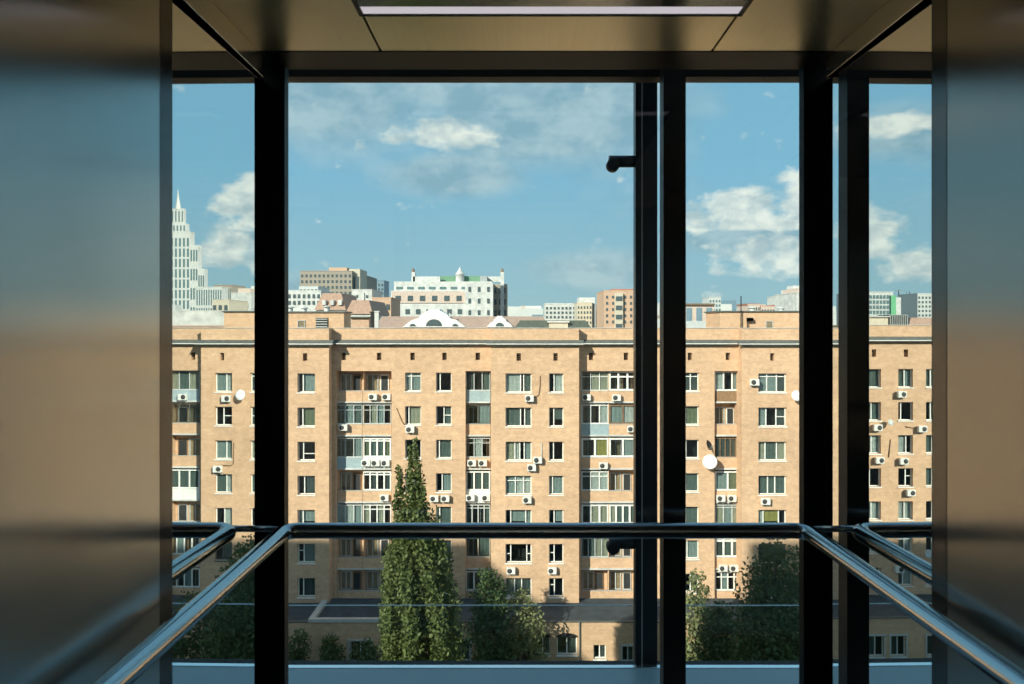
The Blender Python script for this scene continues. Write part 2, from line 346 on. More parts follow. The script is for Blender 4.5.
# ceiling light
root = empty('ceiling_light', (.095, 1.4, ce), 'flat ceiling light panel with glowing pale strip above the window', 'ceiling light')
ly = 2.05
mb = MB()
mb.box(s0, s1, ly - .008, ly, ce - .022, ce); mb.box(s0, s1, .75, .76, ce - .022, ce); mb.box(s0, s0 + .012, .76, ly - .008, ce - .022, ce); mb.box(s1 - .012, s1, .76, ly - .008, ce - .022, ce)
sub('frame', mb, M['black'], root)
mb = MB(); mb.box(s0 + .014, s1 - .014, ly - .058, ly - .01, ce - .018, ce); sub('diffuser', mb, M['lamp'], root)
mb = MB(); mb.box(s0 + .012, s1 - .012, .76, ly - .06, ce - .02, ce)
sub('cover_plate', mb, M['chrome'], root)
# the two bracket arms on the shaft post
for py, lab in ((161.5, 'short black bracket arm with round tip high on the shaft post against the sky'), (543, 'short black bracket arm on the shaft post just below the handrail')):
    BY = 3.755; z = PZ(py, BY); x0, x1 = PX(610, BY), PX(636, BY)
    root = empty('bracket_arm', (x1, BY, z), lab, 'bracket', 'bracket arms on the shaft post')
    mb = MB(); mb.tube([(x0 - .006, BY, z), (x1 + .004, BY, z)], .0315, 14); sub('arm', mb, M['blacksteel'], root)
    mb = MB(); mb.lathe((x0 + .016, BY - .034, z - .02), (0, 1, 0), [(0, 0), (0, .024), (.006, .035), (.06, .035), (.066, .024), (.066, 0)], 18); sub('roller', mb, M['rubber'], root)

# ------------------------------------------------------------------ the brick apartment building opposite
YF, YB = 64.0, 65.1
bld = empty('apartment_building', (0, YF, 0), 'long tan brick apartment building filling the view across the courtyard', 'building')
def bpart(name, mb, m, parent=bld): return sub(name, mb, m, parent)
ROOF = PZ(328.3, YF); COR0, COR1 = PZ(345, YF), PZ(340, YF)
PIT = 3.1205
def ztop(r, dz=0): return 29.575 - PIT * r + dz
WH = 1.74
def wall(x0, x1, z0, z1, Y, holes, m):
    """brick sheet with openings: holes (x0,x1,z0,z1,reveal,room) - room>0 puts a dark room behind the reveal, 0 a brick back wall"""
    xs = sorted({x0, x1} | {v for h in holes for v in h[:2] if x0 < v < x1}); zs = sorted({z0, z1} | {v for h in holes for v in h[2:4] if z0 < v < z1})
    mb = MB()
    for a, b in zip(xs, xs[1:]):
        for c, d in zip(zs, zs[1:]):
            mx_, mz = (a + b) / 2, (c + d) / 2
            if any(h[0] < mx_ < h[1] and h[2] < mz < h[3] for h in holes): continue
            mb.quad((a, Y, c), (b, Y, c), (b, Y, d), (a, Y, d))
    for a, b, c, d, rv, room in holes:
        def ring(y0, y1, mi):
            mb.quad((a, y0, c), (a, y0, d), (a, y1, d), (a, y1, c), mi); mb.quad((b, y0, d), (b, y0, c), (b, y1, c), (b, y1, d), mi)
            mb.quad((a, y0, d), (b, y0, d), (b, y1, d), (a, y1, d), mi); mb.quad((b, y0, c), (a, y0, c), (a, y1, c), (b, y1, c), mi)
        ring(Y, Y + rv, 0)
        if room: ring(Y + rv, Y + rv + room, 1)
        y = Y + rv + room; mb.quad((a, y, c), (b, y, c), (b, y, d), (a, y, d), 1 if room else 0)
    return bpart('facade_wall', mb, [m, M['dark']])
CUR = {'w': 'cur_w', 'l': 'cur_l', 'g': 'cur_g', 'b': 'cur_b', 'o': 'cur_o', 'y': 'cur_y', 'e': 'cur_d'}
def window(x0, x1, z0, z1, Y, mull, cont, parent=bld, fm='white', transom=None, name='window', sill=True, fw=.075, lights=None):
    """a casement: frame bars, one pane sheet, a curtain behind each light that shows one ('d' = dark room)"""
    mb = MB(); y0, y1 = Y, Y + .08
    mb.box(x0, x0 + fw, y0, y1, z0, z1); mb.box(x1 - fw, x1, y0, y1, z0, z1); mb.box(x0 + fw, x1 - fw, y0, y1, z0, z0 + fw); mb.box(x0 + fw, x1 - fw, y0, y1, z1 - fw, z1)
    cuts = [x0 + (x1 - x0) * t for t in mull]
    for c in cuts: mb.box(c - fw * .62, c + fw * .62, y0 - .005, y1, z0 + fw, z1 - fw)
    edges = [x0 + fw] + cuts + [x1 - fw]
    if transom:
        zt = z0 + (z1 - z0) * transom
        sel = lights if lights is not None else range(len(edges) - 1)
        for k in sel: mb.box(edges[k] + .02, edges[k + 1] - .02, y0 + .005, y1 - .005, zt - fw * .5, zt + fw * .5)
    if sill: mb.box(x0 - .06, x1 + .06, y0 - .34, y0 + .02, z0 - .10, z0 - .01)
    f = bpart(name, mb, M[fm], parent)
    mb = MB(); mb.box(x0 + fw * .5, x1 - fw * .5, Y + .035, Y + .045, z0 + fw * .5, z1 - fw * .5); bsub('pane', mb, M['wglass'], f)
    for k, c in enumerate(cont[:len(edges) - 1]):
        if c == 'd': continue
        zb = z0 + .04
        if c.isupper(): zb = z0 + (z1 - z0) * .35
        mb = MB(); n = 6; a, b = edges[k] - .02, edges[k + 1] + .02
        for j in range(n):
            u0, u1 = a + (b - a) * j / n, a + (b - a) * (j + 1) / n; q = .03 * (j % 2); q2 = .03 * ((j + 1) % 2)
            mb.quad((u0, Y + .13 + q, zb), (u1, Y + .13 + q2, zb), (u1, Y + .13 + q2, z1 - .03), (u0, Y + .13 + q, z1 - .03))
        bsub('curtain', mb, M[CUR[c.lower()]], f)
    return f
def bsub(name, mb, m, parent):
    o = mb.build(name, m); o.parent = parent; return o   # parent's mesh already sits in world coordinates

SW, SE = RP(846, YF, False), RP(201, YF, True)
secs = [('S7', -120, SW, YB, .28), ('S1', SW, 329, YF, 0), ('S2', 329, 491, YB, 0), ('S3', 491, 579, YF, 0), ('S5', 579, 742, YB, 0), ('S6', 742, SE, YF, 0), ('S8', SE, 1120, YB, 0)]
def edge(px, i):
    return PX(px, YF)
wins = {  # column: section, px0, px1, per row (mullions, curtains, options)
 'S1': [(252, 269, [((.5,), 'ww', {}), ((.5,), 'wl', {}), ((.5,), 'ww', {}), ((.5,), 'lw', {}), ((.5,), 'dw', {}), ((.5,), 'dd', {}), ((.5,), 'dd', {})]),
        (297.5, 315, [((.28,), 'dl', {}), ((.26,), 'do', {}), ((.3,), 'dd', dict(transom=.35, lights=[1])), ((.36,), 'de', {}), ((.28,), 'wL', {}), ((.33,), 'dl', dict(transom=.62, lights=[0])), ((.3,), 'de', {})])],
 'S2': [(405, 421, [((.38,), 'wl', dict(transom=.8)), ((.22,), 'db', {}), ((.5,), 'dd', {}), ((.35,), 'dw', {}), ((.5,), 'dd', {}), ((.5,), 'dd', {}), ((.5,), 'dd', {})]),
        (436, 451.5, [((.25,), 'dd', {}), ((.5,), 'dg', dict(transom=.5, lights=[1])), ((.2,), 'dg', {}), ((.38,), 'dl', {}), ((.22,), 'wg', {}), ((.3,), 'dg', {}), ((.4,), 'dd', {})])],
 'S3': [(505.5, 531.5, [((.58, .7), 'wdg', {}), ((.58, .74), 'gdg', {}), ((.36, .55, .72), 'bwdl', {}), ((.38, .7), 'lww', dict(transom=.72)), ((.2, .78), 'dLl', {}), ((.2, .82), 'ddd', dict(transom=.45, lights=[0, 2])), ((.35, .62), 'bge', {})]),
        (549, 563.5, [((.36,), 'dw', {}), ((.34,), 'dG', {}), ((.32,), 'dd', {}), ((.26,), 'wl', {}), ((.36,), 'dL', {}), ((.36,), 'dd', dict(transom=.5, lights=[0])), ((.38,), 'dd', dict(transom=.6, lights=[0]))])],
 'S5': [(683, 699, [((.5,), 'ee', dict(transom=.78)), ((.2,), 'wo', {}), ((.22,), 'wd', {}), ((.2,), 'wg', {}), ((.2,), 'lg', {}), ((.3,), 'wl', {}), ((.5,), 'db', {})])],
 'S6': [(758.5, 786.5, [((.33, .68), 'lle', dict(transom=.82)), ((.3, .66), 'lde', dict(transom=.5, lights=[2])), ((.27, .68), 'bgb', {}), ((.36, .62), 'ggg', {}), ((.2, .75), 'wYd', {}), ((.5,), 'eg', {}), ((.5,), 'dd', {})]),
        (215, 232, [((.62,), 'lw', {}), ((.45,), 'dd', dict(transom=.5, lights=[1])), ((.62,), 'll', {}), ((.62,), 'gw', {}), ((.5,), 'dw', {}), ((.4,), 'dg', {}), ((.5,), 'dd', {})])],
 'S7': [(864, 881, [((.3,), 'wg', {}), ((.5,), 'lg', {}), ((.5,), 'lw', {}), ((.4,), 'dd', {}), ((.5,), 'ww', {}), ((.5,), 'ww', {}), ((.5,), 'dd', {})]),
        (898.3, 913, [((.5,), 'gl', {}), ((.27,), 'dd', {}), ((.62,), 'wd', {}), ((.58,), 'dd', dict(transom=.55, lights=[1])), ((.5,), 'ww', {}), ((.5,), 'gw', dict(transom=.7)), ((.4,), 'gw', {})]),
        (926, 941, [((.4,), 'gl', {}), ((.4,), 'dg', {}), ((.5,), 'gg', {}), ((.5,), 'gd', {}), ((.5,), 'dd', {}), ((.5,), 'dd', {}), ((.5,), 'dd', {})])],
}
def seen_in_mirror(a, b, rows, Y):
    fl_ = lambda mu, cu, op: (tuple(round(1 - q, 3) for q in reversed(mu)), cu[::-1], {k: ([len(cu) - 1 - q for q in v] if k == 'lights' else v) for k, v in op.items()})
    return (mp(b, Y), mp(a, Y), [fl_(*q) for q in rows])
for nm_, Y_ in (('S6', YF), ('S7', YB)): wins[nm_] = [seen_in_mirror(*q, Y_) if q[0] < 252 or q[0] > 845 else q for q in wins[nm_]]
vents = {'S8': [mp(193, YB)], 'S1': [262, 305], 'S2': [343.5, 379, 412.5, 444.4, 477.7], 'S3': [518.7, 555.6], 'S5': [591, 626, 690, 728], 'S6': [772.4, mp(222, YF)], 'S7': [mp(874, YB), mp(906, YB)]}
wins['S8'] = [(p_, p_ + 16, [((.4,), q_, {}) for q_ in ('dl', 'wd', 'dg', 'ld', 'dw', 'dd', 'gd')]) for p_ in (905, 962)]
logg = {'S8': [(mp(200, YB), mp(168, YB))], 'S2': [(336, 391.5), (465.5, 490.8)], 'S5': [(581, 637), (714.6, 741)]}
LT, LB = 29.72, 8.2
for i, (nm, p0, p1, Y, dz) in enumerate(secs):
    x0, x1 = edge(p0, 0), edge(p1, 1); holes = []
    for a, b, rows in wins.get(nm, []):
        for r in range(7): holes.append((PX(a, Y), PX(b, Y), ztop(r, dz) - WH, ztop(r, dz), .30, 1.2))
    for v in vents.get(nm, []): holes.append((PX(v - 2.2, Y), PX(v + 2.2, Y), 30.72 + dz, 31.42 + dz, .6, .3))
    for a, b in logg.get(nm, []): holes.append((PX(a, Y), min(PX(b, Y), x1 - .02), LB, LT, 1.45, 0))
    # (a long opening gets a brick back wall; its slabs, parapets and glazing follow below)
    wall(x0, x1, 0, ROOF + dz, Y, holes, M['brick'])
    mb = MB()   # roof deck, step returns and parapet coping
    yb = YF + 13
    mb.box(x0, x1, Y + 1.9, yb, 0, ROOF + dz - 1.0); mb.box(x0 + .01, x1 - .01, Y + .02, Y + .35, ROOF + dz - .95, ROOF + dz - .001)
    mb.quad((x0, Y, 0), (x0, Y + 2, 0), (x0, Y + 2, ROOF + dz), (x0, Y, ROOF + dz)); mb.quad((x1, Y + 2, 0), (x1, Y, 0), (x1, Y, ROOF + dz), (x1, Y + 2, ROOF + dz))
    bpart('roof_deck', mb, M['brick'])
    mb = MB(); mb.box(x0 - .02, x1 + .02, Y - .06, Y + .42, ROOF + dz, ROOF + dz + .05); bpart('coping', mb, M['plaster'])
    # cornice: sloped metal flashing, pale drip edge
    mb = MB(); e0 = -.42 if Y == YF else 0; e1 = .42 if Y == YF else 0
    c0, c1 = COR0 + dz, COR1 + dz
    mb.prism([(Y, c0), (Y - .45, c0), (Y - .45, c0 + .13), (Y - .40, c0 + .13), (Y - .02, c1), (Y, c1)][::-1], x0 + e0, x1 + e1, 0, 'x')
    bpart('cornice', mb, M['grey'])
    mb = MB(); mb.box(x0 + e0 - .01, x1 + e1 + .01, Y - .47, Y - .44, c0 + .07, c0 + .135); bpart('cornice_edge', mb, M['white'])
    for v in vents.get(nm, []):
        mb = MB()
        for k in range(4): z = 30.74 + dz + k * .17; mb.box(PX(v - 2.1, Y), PX(v + 2.1, Y), Y + .25, Y + .29, z, z + .05)
        bpart('vent_grille', mb, M['brown'])
    for a, b, rows in wins.get(nm, []):
        for r, (mu, cu, op) in enumerate(rows):
            if nm == 'S6' and r == 5: op = dict(fm='grey')
            window(PX(a, Y), PX(b, Y), ztop(r, dz) - WH, ztop(r, dz), Y + .26, mu, cu, **op)

# loggias: slab and parapet per floor, glazing where it is glazed, a door and window in the back wall
def loggia(px0, px1, r, kind, n=3, par='brick', cont='', fm='white', transom=None, backwin=True, fw=.06, Y=YB + .45):
    x0, x1 = PX(px0, Y), PX(px1, Y)
    zs = 26.70 - PIT * r; zp = zs + 1.12; zt = zs + 2.98
    mb = MB(); mb.box(x0, x1, Y - .10, YB + 1.44, zs, zs + .14); bpart('loggia_slab', mb, M['plaster'])
    if par:
        mb = MB(); mb.box(x0, x1, Y - .02, Y + .10, zs + .14, zp); bpart('loggia_parapet', mb, M[par])
        mb = MB(); mb.box(x0, x1, Y - .05, Y + .13, zp, zp + .05); bpart('parapet_cap', mb, M['lightgrey' if par != 'brick' else 'concrete'])
    else:
        mb = MB(); mb.box(x0, x1, Y, Y + .05, zp - .04, zp); k = max(2, int((x1 - x0) / .13))
        for j in range(k + 1): xx = x0 + (x1 - x0 - .03) * j / k; mb.box(xx, xx + .02, Y + .01, Y + .03, zs + .14, zp - .04)
        bpart('railing', mb, M['rubber'])
    if kind != 'open':
        cuts = tuple((j + 1) / n for j in range(n - 1))
        window(x0 + .02, x1 - .02, zp + .05, zt - .03, Y + .02, cuts, cont or 'd' * n, fm=fm, transom=transom, name='loggia_glazing', sill=False, fw=fw)
    if backwin:
        yb = YB + 1.40; wd = x1 - x0
        window(x0 + wd * .08, x0 + wd * .48, zs + .95, zt - .35, yb - .06, (.5,), random.choice(['ld', 'dd', 'wd', 'dd']), name='loggia_window', sill=False, fm='lightgrey')
        mb = MB(); a, b = x0 + wd * .55, x0 + wd * .85; mb.box(a, b, yb - .05, yb + .03, zs + .14, zt - .35); mb.box(a + .08, b - .08, yb - .055, yb - .05, zs + 1.0, zt - .5, 1)
        bpart('loggia_door', mb, [M[random.choice(['brown', 'white', 'lightgrey'])], M['dark']])
for r, a in enumerate([dict(kind='g', n=3, par='bluegrey', cont='bgb', fm='lightgrey'), dict(kind='g', n=3, cont='ddd', fm='grey'), dict(kind='open'), dict(kind='g', n=3, par='white', cont='ggg', fw=.11),
                       dict(kind='open'), dict(kind='g', n=4, par='brick', cont='dldd', fw=.09), dict(kind='g', n=4, cont='ddld', fw=.09)]): a['cont'] = a.get('cont', '')[::-1]; loggia(mp(199.6, YB), mp(168.5, YB), r, **a)
for r, a in enumerate([dict(kind='open'), dict(kind='g', n=3, transom=.72, cont='dlg', fm='lightgrey'), dict(kind='g', n=3, par='bluegrey', cont='ddl', fm='lightgrey'), dict(kind='open'),
                       dict(kind='g', n=3, cont='wwl', fw=.09, fm='lightgrey'), dict(kind='open', par='brick'), dict(kind='open', par='brick')]): loggia(336.3, 362.5, r, **a)
for r, a in enumerate([dict(kind='open'), dict(kind='g', n=4, transom=.72, cont='dbld', fm='lightgrey'), dict(kind='g', n=4, par='white', cont='oggo', fw=.13, transom=.85), dict(kind='g', n=4, cont='dede', fw=.12, transom=.83),
                       dict(kind='g', n=4, transom=.76, cont='bdbd', fw=.09), dict(kind='open', par='brick'), dict(kind='open', par='brick')]): loggia(362.8, 391.3, r, **a)
for r, a in enumerate([dict(kind='g', n=3, par='bluegrey', cont='edg', fm='lightgrey'), dict(kind='g', n=2, cont='dl', fm='grey'), dict(kind='g', n=3, transom=.74, cont='dwd', fm='lightgrey'), dict(kind='g', n=3, par='white', cont='egg', fw=.12),
                       dict(kind='g', n=4, transom=.82, cont='eddg', fm='lightgrey', fw=.08), dict(kind='g', n=2, cont='dg', fm='beige'), dict(kind='g', n=3, cont='ddd', fw=.1)]): loggia(465.8, 490.4, r, **a)
for r, a in enumerate([dict(kind='g', n=3, transom=.72, cont='dbb'), dict(kind='g', n=3, par='bluegrey', cont='ddw', fw=.09), dict(kind='g', n=2, cont='dy', fw=.15), dict(kind='g', n=3, transom=.74, cont='eww', fw=.09),
                       dict(kind='g', n=3, cont='dbb', fw=.14), dict(kind='g', n=4, cont='dgbb', fm='lightgrey'), dict(kind='open', par='brick')]): loggia(581.3, 608.8, r, **a)
for r, a in enumerate([dict(kind='g', n=3, transom=.72, cont='ddd', fw=.14), dict(kind='g', n=2, cont='lw', fm='brown', fw=.14), dict(kind='g', n=2, cont='dl', fw=.15), dict(kind='open'),
                       dict(kind='g', n=4, cont='bggg', fw=.14), dict(kind='open', par='brick'), dict(kind='open', par='brick')]): loggia(609, 636.8, r, **a)
for r, a in enumerate([dict(kind='g', n=3, par='wood', cont='wdl', fw=.1), dict(kind='open'), dict(kind='g', n=5, cont='eeeee', fm='wood', fw=.05), dict(kind='g', n=2, cont='lo', fw=.12),
                       dict(kind='g', n=3, transom=.85, cont='blb', fm='lightgrey', fw=.08), dict(kind='g', n=3, par='brick', cont='egg', fw=.14, transom=.84), dict(kind='g', n=4, cont='dldd', transom=.7, fw=.09)]): loggia(714.9, 740.8, r, **a)
mb = MB(); mb.box(PX(362.6, YB), PX(362.9, YB), YB + .45, YB + 1.42, LB, LT); bpart('loggia_divider', mb, M['brick'])
mb = MB(); mb.box(PX(608.8, YB), PX(609.6, YB), YB + .45, YB + 1.42, LB, LT); bpart('loggia_divider', mb, M['brick'])

# roof boxes (stair and lift heads)
def roofbox(p0, p1, pt, Y, D, holes=()):
    x0, x1, z1 = PX(p0, Y), PX(p1, Y), PZ(pt, Y); mb = MB(); mb.box(x0, x1, Y, Y + D, ROOF - 1, z1); bpart('roof_box', mb, M['brick'])
    mb = MB(); mb.box(x0 - .15, x1 + .15, Y - .15, Y + D + .15, z1, z1 + .12); bpart('roof_box_cap', mb, M['grey'])
roofbox(262, 344, 312.6, 66.2, 2.7)
roofbox(720, RP(224, 66.2, True), 312, 66.2, 5)
window(PX(297.5, 66.2), PX(305.5, 66.2), PZ(327.6, 66.2), PZ(320.2, 66.2), 66.14, (), 'l', name='roof_box_window', sill=False, fm='concrete')
window(PX(765.5, 66.2), PX(773, 66.2), PZ(328.5, 66.2), PZ(320.8, 66.2), 66.14, (), 'l', name='roof_box_window', sill=False, fm='concrete')
mb = MB(); mb.box(PX(316, 66.2), PX(328, 66.2), 66.12, 66.19, PZ(328, 66.2), PZ(317.8, 66.2))
for k in range(4): z = PZ(327 - k * 2.5, 66.2); mb.box(PX(316.3, 66.2), PX(327.7, 66.2), 66.06, 66.13, z, z + .07, 1)
bpart('louvre', mb, [M['rubber'], M['lightgrey']])
for k, (px, hh) in enumerate([(290, .35), (304, .28), (327, .4), (752, .3), (781, .26)]):
    Y = 67.4; z = PZ(312.4, 66.2) + .10; x = PX(px, Y); root = empty('roof_vent', (x, Y, z), ['squat roof vent at the left end of the left roof box', 'small roof vent second along the left roof box', 'taller roof vent near the right end of the left roof box', 'small roof vent just right of the mast on the right roof box', 'small roof vent nearer the right corner post on the right roof box'][k], 'roof vent')
    mb = MB(); mb.lathe((x, Y, z), (0, 0, 1), [(0, .28), (hh, .28), (hh, 0)], 12); sub('pipe', mb, M['lightgrey'], root)
    mb = MB(); mb.lathe((x, Y, z + hh), (0, 0, 1), [(.03, 0), (.03, .45), (.10, .4), (.2, .05), (.2, 0)], 12); sub('cowl', mb, M['plaster'], root)
# low annex along the foot of the building
AY, AZ = 59.87, 8.6
ahol = []
def aw(p0, p1, y0, y1): return (PX(p0, AY), PX(p1, AY), PZ(y1, AY), PZ(y0, AY), .25, 1.0)
awins = [(262, 280), (350, 370), (420, 438), (452, 470), (535.5, 550), (557, 577), (593.5, 606), (622, 634), (700, 716), (735, 752), (776, 794), (mp(884, AY), mp(868, AY)), (mp(906, AY), mp(891, AY)), (mp(942, AY), mp(927, AY))]
spec = {(593.5, 606): (645, 659), (557, 577): (637, 655), (535.5, 550): (637, 655), (622, 634): (646, 662), (350, 370): (641, 662)}
for a in awins:
    y0, y1 = spec.get(a, (640, 661)); ahol.append(aw(*a, y0, y1))
wall(PX(-120, AY), PX(1120, AY), 0, AZ, AY, ahol, M['brick2'])
for a in awins:
    y0, y1 = spec.get(a, (640, 661)); window(PX(a[0], AY), PX(a[1], AY), PZ(y1, AY), PZ(y0, AY), AY + .2, (.5,), 'de', fm='lightgrey' if a[0] > 600 or a[0] < 500 else 'white', name='annex_window')
    mb = MB(); x0, x1 = PX(a[0], AY), PX(a[1], AY); z0, z1 = PZ(y1, AY), PZ(y0, AY)
    if a[0] in (535.5, 557):
        pts = [(x0 - .08, z1)] + [((x0 + x1) / 2 - ((x1 - x0) / 2 + .08) * math.cos(math.pi * k / 10), z1 + .34 * math.sin(math.pi * k / 10)) for k in range(1, 10)] + [(x1 + .08, z1)]
        mb.prism(pts[::-1], AY - .05, AY - .005); bpart('window_arch', mb, M['rubber'])
    elif a[0] != 593.5:
        mb.box(x0 - .16, x0, AY - .05, AY, z0, z1); mb.box(x1, x1 + .16, AY - .05, AY, z0, z1); mb.box(x0 - .2, x1 + .2, AY - .09, AY, z1, z1 + .16); bpart('window_surround', mb, M['concrete'])
mb = MB(); mb.box(PX(-120, AY), PX(1120, AY), AY + .02, YF + 1.05, AZ - .3, AZ); bpart('annex_roof', mb, M['tar'])
mb = MB(); mb.box(PX(-120, AY), PX(1120, AY), AY - .08, AY + .14, AZ - .02, AZ + .07); bpart('annex_roof_edge', mb, M['grey'])
mb = MB(); mb.box(PX(308.5, AY), PX(392, AY), AY - .12, AY + .28, AZ, AZ + .28); bpart('annex_kerb', mb, M['concrete'])
mb = MB(); mb.box(PX(308.5, AY), PX(308.5, AY) + .5, AY + .28, YF + .9, AZ, AZ + .28); bpart('annex_kerb', mb, M['concrete'])
mb = MB(); mb.tube([(PX(579.5, AY), AY - .12, 0), (PX(579.5, AY), AY - .12, AZ + .1)], .06, 8); bpart('drainpipe', mb, M['grey'])

# ------------------------------------------------------------------ air conditioners
def ac(px, py, Y, label, wpx=9.5, side=None):
    x, z = PX(mp(px, Y), Y), PZ(py, Y); wd, ht, dp = .80, .58, .32
    y1 = Y - .12
    root = empty('air_conditioner', (x, Y, z - ht / 2), label, 'air conditioner', 'air conditioners on the brick facade')
    mb = MB(); mb.box(x - wd / 2, x + wd / 2, y1 - dp, y1, z - ht / 2, z + ht / 2); sub('casing', mb, M['ac'], root, .02)
    mb = MB(); mb.lathe((x - .12, y1 - dp - .012, z), (0, 1, 0), [(0, 0), (0, .21), (.014, .23), (.014, .0)], 16); sub('fan_grille', mb, M['fan'], root)
    mb = MB()
    for q in (-.28, .28): mb.box(x + q - .02, x + q + .02, y1 - dp, Y, z - ht / 2 - .04, z - ht / 2); mb.box(x + q - .02, x + q + .02, Y - .04, Y, z - ht / 2 - .3, z - ht / 2)
    sub('bracket', mb, M['lightgrey'], root)
YP = YB + .43
ORD = ['topmost', 'second', 'third', 'fourth', 'fifth', 'sixth', 'seventh']
def below_w(r, colname): return 'white air conditioner below the %s window down in the %s' % (['top', 'second', 'third', 'fourth', 'fifth', 'sixth', 'seventh'][r], colname)
cA = 'column shown in the left mirror'; cW = 'wide-window column at centre'; cN = 'narrow column beside the wide windows'
for px, py, Y, lab in [
    (184, 397.5, YP, 'white air conditioner on top loggia parapet shown at the left edge of left mirror'),
    (227.5, 399, YF, below_w(0, cA)), (219, 470, YF, below_w(2, cA)),
    (373.5, 396.5, YP, 'left of two white air conditioners on open top loggia parapet'), (387, 396.5, YP, 'right of two white air conditioners on open top loggia parapet'),
    (344, 427, YP, 'white air conditioner on the second loggia down, left end of brick parapet'),
    (366.5, 462.3, YP, 'left of three air conditioners on a white loggia parapet'), (376, 462.3, YP, 'middle of three air conditioners on a white loggia parapet'), (386, 462.3, YP, 'right of three air conditioners on a white loggia parapet'),
    (385, 497, YP, 'white air conditioner on brick parapet left of the poplar tip'),
    (410.5, 429, YB, 'white air conditioner with diagonal cable, above the poplar tip'), (414, 498, YB, 'white air conditioner hidden among the poplar leaves'),
    (434.5, 497.8, YB, 'left of two air conditioners just right of the poplar'), (445.5, 497.8, YB, 'right of two air conditioners just right of the poplar'),
    (472, 462.4, YP, 'left of two air conditioners on the third narrow loggia down'), (482.8, 462.4, YP, 'right of two air conditioners on the third narrow loggia down'),
    (470.5, 497, YP, 'left of two air conditioners on the fourth narrow loggia down'), (486, 497, YP, 'right of two air conditioners on the fourth narrow loggia down'),
    (529.3, 398, YF, below_w(0, cW)), (531.5, 467, YF, below_w(2, cW)), (537.5, 459.5, YF, 'white air conditioner beside another, right of the third wide window'), (527, 499.2, YF, below_w(3, cW)), (511, 569.5, YF, below_w(5, cW)),
    (552, 569.5, YF, below_w(5, cN)),
    (586, 397, YP, 'white air conditioner half in shade on the top loggia beside the shaded step'), (616, 397.4, YP, 'white air conditioner under the white-framed top loggia near the shaft post'),
    (631, 428.5, YP, 'white air conditioner under the brown-framed loggia by the shaft post'), (603, 465, YP, 'white air conditioner below heavy white loggia frames left of shaft post'),
    (753.5, 382, YF, 'white air conditioner left of the topmost right-hand wide window'), (764.5, 500.5, YF, 'white air conditioner below the fourth wide window in right-hand pane'),
    (719.8, 497.5, YP, 'left of two air conditioners on the fourth loggia in right-hand pane'), (731, 497.5, YP, 'right of two air conditioners on the fourth loggia in right-hand pane'),
    (722, 567, YP, 'left of two air conditioners on the sixth loggia in right-hand pane'), (733, 567, YP, 'right of two air conditioners on the sixth loggia in right-hand pane'),
    (900, 395, YB, 'topmost white air conditioner seen in the right mirror'), (920.5, 430, YB, 'white air conditioner with pipe near right steel wall'),
    (876, 428.5, YB, 'white air conditioner beside the small dish in the right mirror'), (878, 461.5, YB, 'left air conditioner of the third row in the right mirror'),
    (902, 462.5, YB, 'right air conditioner of the third row in the right mirror'), (909, 494.5, YB, 'white air conditioner below the fourth window in the right mirror'),
    (897.5, 571.5, YB, 'lowest white air conditioner seen in the right mirror')]:
    ac(px, py, Y, lab)

# satellite dishes
def dish(px, py, Y, r, d, m, label):
    x, z = PX(mp(px, Y), Y), PZ(py, Y); dv = Vector(d).normalized(); c = Vector((x, Y - .45 - r * .3, z))
    root = empty('satellite_dish', (x, Y, z), label, 'satellite dish', 'satellite dishes on the brick facade')
    mb = MB(); mb.lathe(c, dv, [(-.22 * r, 0), (-.2 * r, .3 * r), (-.11 * r, .65 * r), (.03 * r, r), (.05 * r, r), (-.08 * r, .65 * r), (-.16 * r, .3 * r), (-.18 * r, 0)], 24); sub('reflector', mb, m, root)
    mb = MB(); mb.tube([c - dv * .2 * r, (x, Y - .05, z - .1), (x, Y, z - .1)], .03, 8); sub('mount', mb, M['grey'], root)
    tip = c + dv * .9 * r - Vector((0, 0, .15 * r))
    mb = MB(); mb.tube([c - Vector((0, 0, r * .9)), tip], .018, 6); mb.tube([tip, tip + dv * .12], .05, 8); sub('feed_arm', mb, M['lightgrey'], root)
dish(794, 395, YF, .48, (.1, -1, .25), M['white'], 'round white satellite dish right of the topmost wide window')
dish(708, 460.5, YB, .66, (-.45, -1, .3), M['white'], 'large white satellite dish below the dark dish left of a loggia')
dish(707, 444, YB, .48, (.75, -.55, .3), M['fan'], 'dark satellite dish turned sideways above a large white one')
dish(887.5, 423, YB, .3, (-.3, -1, .25), M['lightgrey'], 'small grey satellite dish seen in the right mirror')
dish(925, 555.5, YB, .42, (-.2, -1, .25), M['lightgrey'], 'grey satellite dish low down behind the reflected handrail')
# pipes and cables on the brick
for pts, Y, lab in [
    ([(396.5, 408), (399, 414), (402, 421), (406, 427)], YB, 'dark cable slanting down to an air conditioner above the poplar'),
    ([(540, 376), (540, 386), (538.5, 395), (534, 397.5)], YF, 'dark curved pipe right of the topmost wide window at centre'),
    ([(541.5, 443), (541.5, 462)], YF, 'pale straight pipe right of the third wide window at centre'),
    ([(234, 444), (233.5, 465), (231, 467), (223, 467)], YF, 'dark bent pipe running to an air conditioner in the left mirror'),
    ([(890.5, 441), (888.5, 459)], YB, 'thin dark cable between two window columns in the right mirror'),
    ([(905, 428), (914, 429.5)], YB, 'short dark pipe leading into an air conditioner near the right steel wall')]:
    mb = MB(); mb.tube([(PX(mp(a, Y), Y), Y - .04, PZ(b, Y)) for a, b in pts], .045, 6); tag(mb.build('cable', M['lightgrey'] if 'pale' in lab else M['brown']), lab, 'cable', 'cables on the brick facade')
